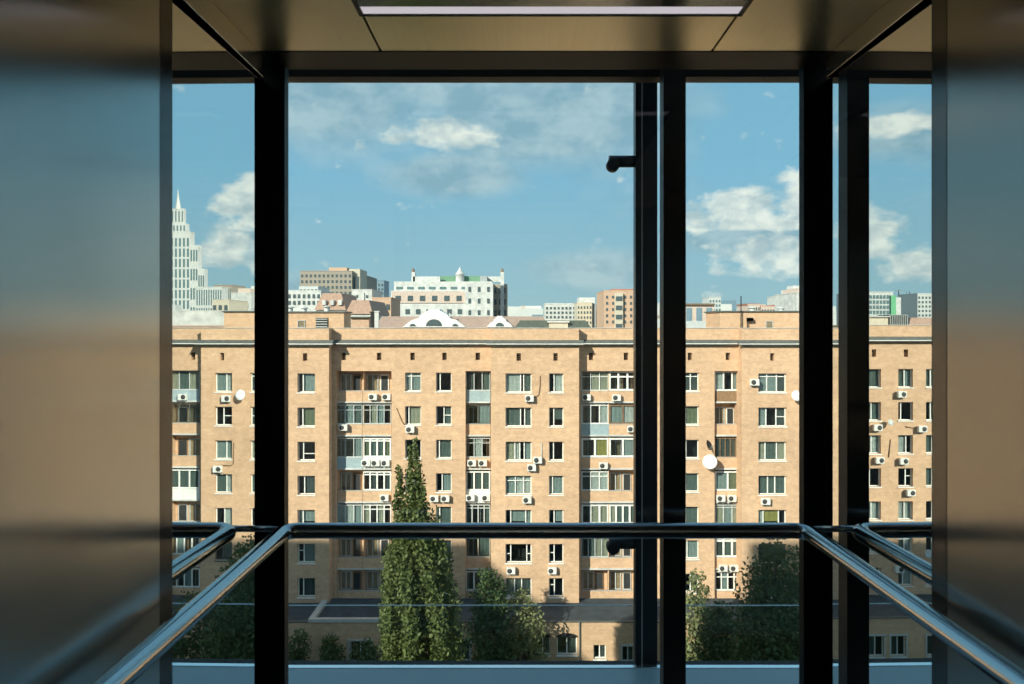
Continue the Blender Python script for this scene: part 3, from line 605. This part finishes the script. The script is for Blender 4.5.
# aerials on the right roof box
for px, y0, y1, lab in [(741, 328, 296, 'tall thin rooftop mast on the right roof box'), (747.3, 328, 318, 'short rooftop pole carrying a small dark box')]:
    Y = 65.9; root = empty('roof_mast', (PX(px, Y), Y, ROOF), lab, 'mast')
    mb = MB(); mb.tube([(PX(px, Y), Y, ROOF - .9), (PX(px, Y), Y, PZ(y1, Y))], .05, 8); sub('pole', mb, M['rubber'], root)
    mb = MB()
    if 'box' in lab[-4:]: mb.box(PX(747, Y), PX(753, Y), Y - .15, Y + .15, PZ(321, Y), PZ(317.8, Y)); sub('box', mb, M['rubber'], root)
    else: mb.tube([(PX(px, Y) - .5, Y, PZ(y1 + 3, Y)), (PX(px, Y) + .5, Y, PZ(y1 + 3, Y))], .025, 6); sub('crossbar', mb, M['rubber'], root)

# ------------------------------------------------------------------ trees and shrubs of the courtyard
def leaves(mb, c, rad, n, size, rng):
    cx, cy, cz = c
    for _ in range(n):
        while True:
            a, b, d = rng.uniform(-1, 1), rng.uniform(-1, 1), rng.uniform(-1, 1)
            q = a * a + b * b + d * d
            if .15 < q < 1: break
        p = Vector((cx + a * rad[0], cy + b * rad[1], cz + d * rad[2]))
        u = Vector((rng.gauss(0, 1), rng.gauss(0, 1), rng.gauss(0, 1))).normalized(); v = u.cross(Vector((rng.gauss(0, 1), rng.gauss(0, 1), rng.gauss(0, 1)))).normalized()
        s = size * rng.uniform(.6, 1.25)
        mb.quad(tuple(p - u * s), tuple(p - v * s * .62), tuple(p + u * s), tuple(p + v * s * .62))
def tree(name, label, px, Y, prof, mat_, n, size, cl=(.8, .8, .8), seed=1, tips=(), cat='tree', skew=0.0, plumes=0):
    """prof: list of (py, half width in px); crown of leaf clumps around a trunk with branches"""
    rng = random.Random(seed); k = Y / F
    zs = [(PZ(py, Y), hw * k) for py, hw in prof]
    def hw(z):
        for (z0, a), (z1, b) in zip(zs, zs[1:]):
            if z1 <= z <= z0: return a + (b - a) * (z0 - z) / max(1e-6, z0 - z1)
        return zs[-1][1] if z < zs[-1][0] else 0
    ztop_, zbot = zs[0][0], max(1.5, zs[-1][0] - 2.5)
    px = mp(px, Y); x = PX(px, Y); root = empty(name, (x, Y, .12), label, cat, None)
    mb = MB(); mb.tube([(x, Y, 0), (x + .1, Y, zbot), (x, Y + .1, (zbot + ztop_) / 2), (x + skew * .5, Y, ztop_ - .8)], .32 if cat == 'tree' else .08, 9, r2=.04)
    clumps = []
    tot = sum(max(hw(zbot + (ztop_ - zbot) * (t + .5) / 40), .1) ** 1.6 for t in range(40))
    for t in range(40):
        z = zbot + (ztop_ - zbot) * (t + .5) / 40; r = hw(z); m = max(1, int(round(n * max(r, .1) ** 1.6 / tot)))
        for _ in range(m):
            a = rng.uniform(0, 2 * math.pi) if not plumes else 2 * math.pi * (rng.randrange(plumes) + .5 + rng.gauss(0, .13)) / plumes + math.sin(z * .45) * .25; q = math.sqrt(rng.uniform(.05, 1)) * max(0, r - cl[0] * .55)
            clumps.append((x + skew * (z - zbot) / (ztop_ - zbot) + q * math.cos(a), Y + q * math.sin(a), z + rng.uniform(-.3, .3)))
    for tx, ty in tips:
        for j in range(14): clumps.append((PX(tx + j * .35 + rng.uniform(-1.2, 1.2) * (1 + j * .15), Y), Y + rng.uniform(-.3, .3), PZ(ty + 3 + j * 4, Y), .34 + .035 * j))
    for c in clumps[::max(1, len(clumps) // 40)]: mb.tube([(x, Y, max(1.2, c[2] - 2.2)), c[:3]], .05, 5, r2=.015)
    sub('trunk', mb, M['bark'], root)
    mb = MB()
    for c in clumps:
        f = rng.uniform(.65, 1.15) * (c[3] if len(c) > 3 else 1); leaves(mb, c[:3], tuple(q * f for q in cl), int(34 * max(f, .6)), size, rng)
    sub('crown', mb, mat_, root); return root
tree('poplar_tree', 'tall narrow sunlit poplar with pointed tip left of centre', 428, 38.8, [(450, 1.5), (470, 3), (490, 6), (508, 14), (530, 24), (560, 35), (600, 41), (650, 45), (700, 45)], M['leaf_poplar'], 1500, .115, (.42, .42, 1.0), 3, tips=[(414, 440), (398, 466), (400, 476), (419, 462), (410, 450), (421, 484), (395, 492)], skew=-.9, plumes=8)
tree('deciduous_tree', 'dark green tree right behind the poplar', 490, 56.6, [(572, 10), (590, 19), (620, 24), (680, 25)], M['leaf_dark'], 300, .15, (.8, .8, .7), 4)
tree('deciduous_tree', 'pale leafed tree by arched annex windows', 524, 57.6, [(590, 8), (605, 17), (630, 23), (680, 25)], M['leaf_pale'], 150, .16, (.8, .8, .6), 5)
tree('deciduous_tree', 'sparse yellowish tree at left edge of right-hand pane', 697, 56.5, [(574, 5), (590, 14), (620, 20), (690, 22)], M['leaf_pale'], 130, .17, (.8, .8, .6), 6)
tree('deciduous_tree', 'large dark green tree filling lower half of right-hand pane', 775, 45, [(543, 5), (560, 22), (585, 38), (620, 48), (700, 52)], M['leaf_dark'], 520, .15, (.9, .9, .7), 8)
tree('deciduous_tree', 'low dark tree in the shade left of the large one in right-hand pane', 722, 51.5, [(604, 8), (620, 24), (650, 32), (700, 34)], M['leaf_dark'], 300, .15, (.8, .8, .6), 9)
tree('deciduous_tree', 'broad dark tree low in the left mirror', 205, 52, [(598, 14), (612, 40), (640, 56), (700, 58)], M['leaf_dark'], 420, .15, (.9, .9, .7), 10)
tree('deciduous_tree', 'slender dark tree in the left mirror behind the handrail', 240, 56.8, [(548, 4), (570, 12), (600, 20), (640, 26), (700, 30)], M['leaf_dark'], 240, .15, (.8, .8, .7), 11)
for px, Y, pr, lab, sd in [(298, 57, [(632, 6), (645, 16), (700, 18)], 'dark shrub against the annex wall beside left corner post', 12), (331, 57.4, [(636, 5), (648, 14), (700, 16)], 'rounded shrub on the annex wall beside a narrow brick gap', 13),
                           (362, 56.6, [(643, 10), (652, 22), (700, 24)], 'low shrub between a rounded shrub and the poplar', 14)]:
    tree('shrub', lab, px, Y, pr, M['leaf_dark'], 120, .13, (.6, .6, .5), sd, cat='shrub')

# ------------------------------------------------------------------ the city behind
def block(name, label, p0, p1, pt, Y, depth, m, rows=0, cols=0, y0=None, y1=None, wm='farwin', wfrac=(.55, .55), base=0.0, cat='building', group=None, roof=None, rtop=None, inset=.04):
    """a box building; its windows are individual parts sharing one mesh"""
    p0, p1 = sorted((mp(p0, Y), mp(p1, Y))); x0, x1, z1 = PX(p0, Y), PX(p1, Y), PZ(pt, Y)
    root = empty(name, ((x0 + x1) / 2, Y, base), label, cat, group)
    mb = MB(); mb.box(x0, x1, Y, Y + depth, base, z1)
    k = Y / F; mb.box(x0 - .3 * k, x1 + .3 * k, Y - .3 * k, Y + depth + .3 * k, z1, z1 + .8 * k); sub('walls', mb, M[m], root)
    if rows:
        grid(root, x0, x1, PZ(y0, Y), PZ(y1, Y), Y, rows, cols, wm, wfrac)
    return root, x0, x1, z1
def grid(root, x0, x1, za, zb, Y, rows, cols, wm, wfrac, name='window'):
    cw, ch = (x1 - x0) / cols, (za - zb) / rows; w2, h2 = cw * wfrac[0], ch * wfrac[1]
    mb = MB(); mb.box(-w2 / 2, w2 / 2, -.12, .12, -h2 / 2, h2 / 2); proto = mb.build(name, M[wm], root); first = True
    rl = root.location
    for r in range(rows):
        for c in range(cols):
            o = proto if first else proto.copy()
            if not first: C.objects.link(o); o.parent = root
            first = False
            o.location = Vector((x0 + (c + .5) * cw, Y, za - (r + .5) * ch)) - rl
def extra(root, name, p0, p1, y0, y1, Y, D, m, rows=0, cols=0, wm='farwin', wfrac=(.55, .5), mar=1.0):
    p0, p1 = sorted((mp(p0, Y), mp(p1, Y))); mb = MB(); mb.box(PX(p0, Y), PX(p1, Y), Y, Y + D, PZ(y1, Y), PZ(y0, Y)); o = sub(name, mb, M[m], root)
    if rows: grid(root, PX(p0, Y), PX(p1, Y), PZ(y0 + mar, Y), PZ(y1, Y), Y, rows, cols, wm, wfrac)
    return o
# white skyscraper in the left glass
Y = 500; k = Y / F
root, *_ = block('skyscraper', 'tall white stepped skyscraper with spire shown in the left mirror', 158, 190, 231, Y, 7, 'plaster', 8, 8, 236, 320, 'farwin2', (.5, .82))
extra(root, 'side_wing', 190, 198, 244, 400, Y, 6, 'plaster', 8, 3, 'farwin2', (.6, .6)); extra(root, 'side_wing', 198, 204.5, 268, 400, Y, 5, 'plaster', 5, 3, 'farwin2', (.6, .55)); extra(root, 'side_wing', 150, 158, 244, 400, Y, 20, 'plaster')
extra(root, 'crown_tier', 162, 186, 222, 231, Y + 1, 5, 'plaster', 1, 7, 'farwin2', (.45, .7)); extra(root, 'crown_tier', 171, 184, 207, 222, Y + 2, 3, 'plaster', 1, 4, 'farwin2', (.4, .8))
mb = MB(); mb.lathe((PX(mp(178, Y + 3.5), Y + 3.5), Y + 3.5, PZ(208, Y + 3.5)), (0, 0, 1), [(0, 2.2), (4, 1.6), (8, .8), (14, .2), (15, 0)], 10); sub('spire', mb, M['plaster'], root)
block('office_block', 'white office block with upright ribs right of the skyscraper', 196, 222, 287, 350, 7, 'plaster', 2, 11, 288, 325, 'farwin2', (.5, .85))
block('office_block', 'grey block just behind the ribbed white office', 214, 232, 285, 420, 20, 'tanblock', 2, 7, 287, 318, 'farwin2', (.4, .8))
root, *_ = block('rooftop_house', 'white rendered house top in the left mirror beside corner post', 231, 251, 293, 140, 12, 'plaster', 1, 3, 300, 312, 'farwin', (.2, .4)); extra(root, 'upper_storey', 238, 250, 288, 293, 141, 8, 'pinkwall')
block('low_house', 'low tan house between the ribbed office and white house top', 212, 229, 300, 120, 8, 'beige', 1, 3, 303, 312)
root, *_ = block('white_attic', 'long blank white attic wall above the parapet in left mirror', 130, 224, 311, 82, 9, 'plaster'); extra(root, 'attic_band', 130, 224, 325.5, 327.5, 81.9, .1, 'salmon')
# tan slab block on the skyline
root, x0, x1, z1 = block('slab_block', 'tan slab apartment block standing on the skyline left of centre', 300, 352, 271.5, 260, 46, 'tanblock', 4, 12, 273, 296, 'farwin', (.5, .5))
extra(root, 'roof_block', 329, 347, 267.5, 271.5, 262, 10, 'salmonwall'); extra(root, 'side_tower', 349, 360, 269, 400, 262, 12, 'beige', 5, 3, 'farwin', (.5, .5))
block('slab_block', 'small dark grey tower block far off right of the tan slab', 374, 384, 281, 420, 16, 'steelblue', 4, 3, 283, 300)
block('town_house', 'white town house with dark windows below the tan slab', 287, 321, 291, 150, 10, 'plaster', 2, 7, 293, 306, 'farwin', (.5, .6))
root, *_ = block('town_house', 'white block with teal roof edge behind the white town house', 299, 318, 287, 161, 10, 'lightgrey', 1, 5, 288, 294)
# salmon mansard roofs
def mansard(label, p0, p1, yt, yb, Y, D, m, sl, wallm='plaster'):
    p0, p1 = sorted((mp(p0, Y), mp(p1, Y))); x0, x1 = PX(p0, Y), PX(p1, Y); z0, z1 = PZ(yb, Y), PZ(yt, Y); t = sl * Y / F
    root = empty('mansard_house', ((x0 + x1) / 2, Y, 0), label, 'house')
    mb = MB(); mb.box(x0, x1, Y, Y + D, 0, z0); sub('walls', mb, M[wallm], root)
    mb = MB(); i = 0; b = [(x0 - .2, Y - .3, z0), (x1 + .2, Y - .3, z0), (x1 + .2, Y + D, z0), (x0 - .2, Y + D, z0), (x0 + t, Y + t, z1), (x1 - t, Y + t, z1), (x1 - t, Y + D - t, z1), (x0 + t, Y + D - t, z1)]
    mb.v += b
    for q in ((0, 3, 2, 1), (4, 5, 6, 7), (0, 1, 5, 4), (1, 2, 6, 5), (2, 3, 7, 6), (3, 0, 4, 7)): mb.f.append(q); mb.mi.append(0); mb.sm.append(False)
    sub('roof', mb, M[m], root); return root
r = mansard('steep salmon roofed house below the tan slab', 316, 345, 293, 310, 118, 12, 'salmon', 5)
for p in (322, 330, 338): extra(r, 'dormer', p, p + 3.5, 300, 305, 117.6, 2.5, 'plaster')
r = mansard('salmon roofed house with shaded gable right of the other', 347, 372, 300, 314, 108, 14, 'salmon', 4); extra(r, 'chimney', 361, 364, 293, 303, 112, 1, 'plaster')
block('white_wing', 'small blank white wing below the far dark tower', 352, 372, 290, 135, 10, 'plaster', 1, 2, 293, 300, 'farwin', (.2, .4))
block('white_wing', 'white wing left of the grand white building', 372, 391, 298, 128, 10, 'salmonwall', 1, 3, 302, 312)
# the grand white building
Y = 160
root, *_ = block('white_mansion', 'grand white building with corner towers and green roof at centre', 391, 492, 291.5, Y, 20, 'plaster')
extra(root, 'pink_storey', 392, 465, 291.6, 303, Y - .25, .4, 'pinkwall', 1, 6, 'farwin', (.42, .55), 2)
extra(root, 'lower_storey', 392, 465, 304.5, 330, Y - .25, .4, 'plaster', 2, 7, 'farwin', (.42, .4), 1)
extra(root, 'upper_storey', 394, 492, 281.5, 291.6, Y + 1, 17, 'plaster', 1, 9, 'farwin2', (.6, .35), 3)
extra(root, 'end_bay', 465, 493, 282.5, 330, Y - .6, 1.4, 'plaster', 4, 3, 'farwin', (.28, .42))
extra(root, 'balustrade', 413, 440, 276.5, 282, Y + 3, 1, 'plaster'); extra(root, 'balustrade', 487, 501, 276.5, 282, Y + 6, 1, 'plaster')
extra(root, 'green_roof', 440, 456, 276, 282, Y + 5, 10, 'greenroof'); extra(root, 'green_roof', 464, 482, 276, 282, Y + 5, 10, 'greenroof'); extra(root, 'roof_plant', 480, 487, 276, 282, Y + 2, 4, 'greyblock')
extra(root, 'corner_tower', 411.5, 415, 272, 283, Y + 3, .9, 'plaster'); extra(root, 'corner_tower', 500.5, 504, 272, 330, Y + 10, 1.0, 'plaster')
for px, Yq in ((413.2, Y + 3.4), (502.2, Y + 10.5)):
    mb = MB(); mb.lathe((PX(px, Yq), Yq, PZ(272, Yq)), (0, 0, 1), [(0, .42), (.35, .36), (.7, .2), (1.0, .04)], 10); sub('tower_cap', mb, M['brown'], root)
mb = MB(); mb.lathe((PX(460, Y + 4), Y + 4, PZ(282, Y + 4)), (0, 0, 1), [(0, 1.0), (1.7, 1.0), (1.75, 1.1), (1.95, 1.1), (2.0, .85), (2.6, .6), (3.0, .25), (3.6, .06), (3.65, 0)], 14); sub('central_turret', mb, M['plaster'], root)
extra(root, 'rear_wing', 493, 507, 284, 330, Y + 12, 10, 'tanblock', 4, 3, 'farwin', (.5, .5))
# pink roofed house with two white gabled dormers just behind the parapet
Y = 84
root = mansard('long low house with pinkish roof and white arched gables', 376, 548, 316.3, 328, Y, 16, 'pinkroof', 5)
def gable(pc, hw, yt, yb, lun):
    x = PX(pc, Y); k = Y / F; z0 = PZ(yb, Y); h = (yb - yt) * k; a = hw * k
    pts = [(x - a, z0), (x - a * .72, z0 + h * .38), (x - a * .5, z0 + h * .5), (x - a * .42, z0 + h * .7), (x - a * .2, z0 + h * .92), (x - a * .17, z0 + h), (x + a * .17, z0 + h), (x + a * .2, z0 + h * .92), (x + a * .42, z0 + h * .7), (x + a * .5, z0 + h * .5), (x + a * .72, z0 + h * .38), (x + a, z0)]
    mb = MB(); mb.prism(pts[::-1], Y - 1.0, Y + 2.2); g = sub('gable', mb, M['white'], root)
    for dx, rr, zz in lun:
        q = [(x + dx * k + rr * k * math.cos(math.pi * t / 12), z0 + zz * k + rr * k * .85 * math.sin(math.pi * t / 12)) for t in range(13)]
        mb = MB(); mb.prism(q[::-1], Y - 1.06, Y - .98); o = mb.build('arched_window', M['farwin'], g)
gable(435, 31, 309.5, 327, [(0, 8, 1), (-21, 3, .8), (21, 3, .8)]); gable(500, 13, 316, 327, [(0, 4.2, .8)])
extra(root, 'chimney', 449, 450, 313, 325, Y - .9, .2, 'lightgrey')
# dark roof and its cream chimney block
root = mansard('low house with dark green roof and cream chimney right of gables', 516, 590, 320.3, 328.5, 78.3, 5.4, 'darkroof', 4); extra(root, 'chimney_block', 549, 568, 322.5, 332, 78.0, 1.4, 'beige'); extra(root, 'chimney_cap', 547.5, 569.5, 321, 322.5, 77.8, 1.8, 'plaster')
for px, w_, yt, m_, lab in [(372, 3, 312.5, 'rubber', 'dark metal flue behind the parapet beside the roof box'), (376.5, 4, 312, 'plaster', 'white chimney behind the parapet beside a dark flue')]:
    Y = 72; root = empty('chimney', (PX(px, Y), Y, ROOF - 1), lab, 'chimney'); mb = MB(); mb.box(PX(px - w_ / 2, Y), PX(px + w_ / 2, Y), Y, Y + .35, ROOF - 1.01, PZ(yt, Y)); sub('stack', mb, M[m_], root)
    mb = MB(); mb.box(PX(px - w_ / 2 - .7, Y), PX(px + w_ / 2 + .7, Y), Y - .06, Y + .41, PZ(yt, Y), PZ(yt - 1, Y)); sub('cap', mb, M[m_], root)
root = empty('roof_shed', (PX(360, 73), 73, ROOF - 1), 'low reddish roof shed beside the left roof box', 'shed')
mb = MB(); mb.box(PX(351, 73), PX(369, 73), 73, 76, ROOF - 1.01, PZ(318, 73)); sub('walls', mb, M['salmonwall'], root); mb = MB(); mb.box(PX(350, 73), PX(370, 73), 72.7, 76.3, PZ(318, 73), PZ(316.6, 73)); sub('roof', mb, M['darkroof'], root)
# right of centre
block('grid_block', 'white apartment block with grid of dark windows left of beige block', 545, 580, 304, 200, 12, 'plaster', 4, 9, 306, 324, 'farwin', (.55, .55))
root, *_ = block('beige_block', 'beige block with white penthouse beside the salmon tower', 577, 592, 303, 187, 9, 'beige', 4, 5, 305, 325, 'farwin', (.45, .5)); extra(root, 'penthouse', 579, 595, 297.5, 303, 189, 6, 'plaster'); extra(root, 'side_bay', 592, 596, 303, 340, 188, 8, 'greyblock')
block('grid_block', 'narrow white apartment strip touching the salmon tower', 596.5, 604, 306, 198, 10, 'plaster', 4, 2, 308, 324)
root, *_ = block('salmon_tower', 'salmon apartment tower with balconies left of shaft post', 604, 652, 291, 170, 16, 'salmonwall', 5, 8, 294, 325, 'farwin', (.35, .45)); extra(root, 'balcony_stack', 615, 623, 293, 340, 169.2, .8, 'beige', 5, 1, 'farwin', (.8, .5)); extra(root, 'roof_house', 612, 634, 289, 291, 172, 6, 'redroof')
root, *_ = block('arcade_block', 'grey block with tall dark windows left in the right-hand pane', 684, 714, 305, 130, 10, 'pinkwall', 1, 3, 307, 322, 'steelblue', (.55, .9)); extra(root, 'roof_slab', 683, 715, 303.4, 305, 129.5, 11, 'brown'); extra(root, 'terrace', 684, 722, 321, 332, 122, 4, 'lightgrey')
block('white_tower', 'small pale tower behind the grey arcaded block', 709, 721, 297.5, 330, 12, 'lightgrey', 3, 4, 299, 312, 'farwin2', (.6, .5))
for p0, p1, yt, lab in [(748, 760, 305, 'pink house with red roof left of two others'), (761, 775, 307, 'pink house with red roof, middle of three'), (777.6, 790, 306, 'pink house with red roof below white stepped building')]:
    root, *_ = block('red_roofed_house', lab, p0, p1, yt, 240, 12, 'pinkwall', 1, 5, yt + 1.5, yt + 6, 'farwin', (.5, .6)); extra(root, 'roof', p0 - .6, p1 + .6, yt - 1.4, yt, 240, 12, 'redroof')
root, *_ = block('stepped_building', 'white stepped building beside right corner post', 783, 815, 296, 256, 16, 'plaster', 2, 8, 298, 308, 'farwin', (.4, .45)); extra(root, 'upper_tier', 791, 812, 289, 296, 259, 10, 'plaster', 1, 5, 'farwin', (.35, .5)); extra(root, 'top_tier', 793, 801, 285.5, 289, 262, 6, 'plaster')
root, *_ = block('glass_office', 'white gridded office with green glass strip in the right mirror', 862, 893, 292, 260, 20, 'plaster', 5, 9, 294, 320, 'farwin2', (.7, .7)); extra(root, 'green_strip', 891, 896, 295, 340, 259.5, 8, 'greenglass'); extra(root, 'end_wall', 896, 901, 297, 340, 260, 8, 'plaster')
block('steel_frame_building', 'blue grey building under cranes beside the green office', 904, 917, 297, 300, 12, 'steelblue', 4, 4, 299, 318, 'farwin2', (.6, .5))
block('pale_tower', 'pale tower in the right mirror beside steel wall', 917.5, 942, 293.5, 280, 14, 'pale', 6, 7, 295, 322, 'farwin', (.45, .5))
for px, yt, lab in [(900, 289, 'thin crane mast left of the blue grey building'), (911, 291, 'thin crane mast above the blue grey building')]:
    Y = 316; px = mp(px, Y); root = empty('crane', (PX(px, Y), Y, 0), lab, 'crane', 'cranes in the right mirror'); mb = MB(); mb.box(PX(px, Y) - .4, PX(px, Y) + .4, Y, Y + .8, 0, PZ(yt, Y)); sub('mast', mb, M['steelblue'], root)
    mb = MB(); mb.box(PX(px - 6, Y), PX(px + 4, Y), Y + .2, Y + .6, PZ(yt + 1.5, Y), PZ(yt + .5, Y)); sub('jib', mb, M['steelblue'], root)
# roof clutter of the right wing
root = empty('roof_shed', (PX(mp(880, 70), 70), 70, ROOF), 'small tan roof shed at the left of right side glass', 'shed'); mb = MB(); mb.box(PX(mp(888, 70), 70), PX(mp(868, 70), 70), 70, 73, ROOF - .75, PZ(317, 70)); sub('walls', mb, M['beige'], root); mb = MB(); mb.box(PX(mp(889, 70), 70), PX(mp(867, 70), 70), 69.8, 73.2, PZ(317, 70), PZ(316, 70)); sub('roof', mb, M['plaster'], root)
root = empty('roof_unit', (PX(mp(898, 70), 70), 70, ROOF), 'grey ribbed machine housing on roof in the right mirror', 'roof unit'); mb = MB(); mb.box(PX(mp(908, 70), 70), PX(mp(889, 70), 70), 70, 72, ROOF - .75, PZ(314.5, 70)); sub('housing', mb, M['greyblock'], root); mb = MB()
for k in range(9): x = PX(mp(890 + k * 2.1, 70), 70); mb.box(x, x + .06, 69.93, 70, ROOF - .7, PZ(315, 70))
sub('ribs', mb, M['grey'], root)
root = mansard('salmon roofed house behind parapet in the right mirror', 909, 960, 317.5, 326, 86, 10, 'salmon', 4)
# far low city: uncountable roofs out to the horizon, pale wall colours standing in for haze
mb = MB(); rng = random.Random(21)
for _ in range(520):
    Y = rng.uniform(380, 1900); px = rng.uniform(-60, 1100); yt = rng.choice([rng.uniform(306, 322), rng.uniform(303, 320), rng.uniform(300, 318)]) + (4 if Y < 700 else 0); k = Y / F; w_ = rng.uniform(6, 24) * k
    x = PX(px, Y); mb.box(x, x + w_, Y, Y + w_ * .7, 0, PZ(yt, Y), rng.choice([0, 0, 1, 2, 3, 4]))
tag(mb.build('distant_city', [M['pale'], M['pinkwall'], M['lightgrey'], M['tanblock'], M['steelblue']]), 'pale mass of far city roofs along the horizon', 'city', kind='stuff')
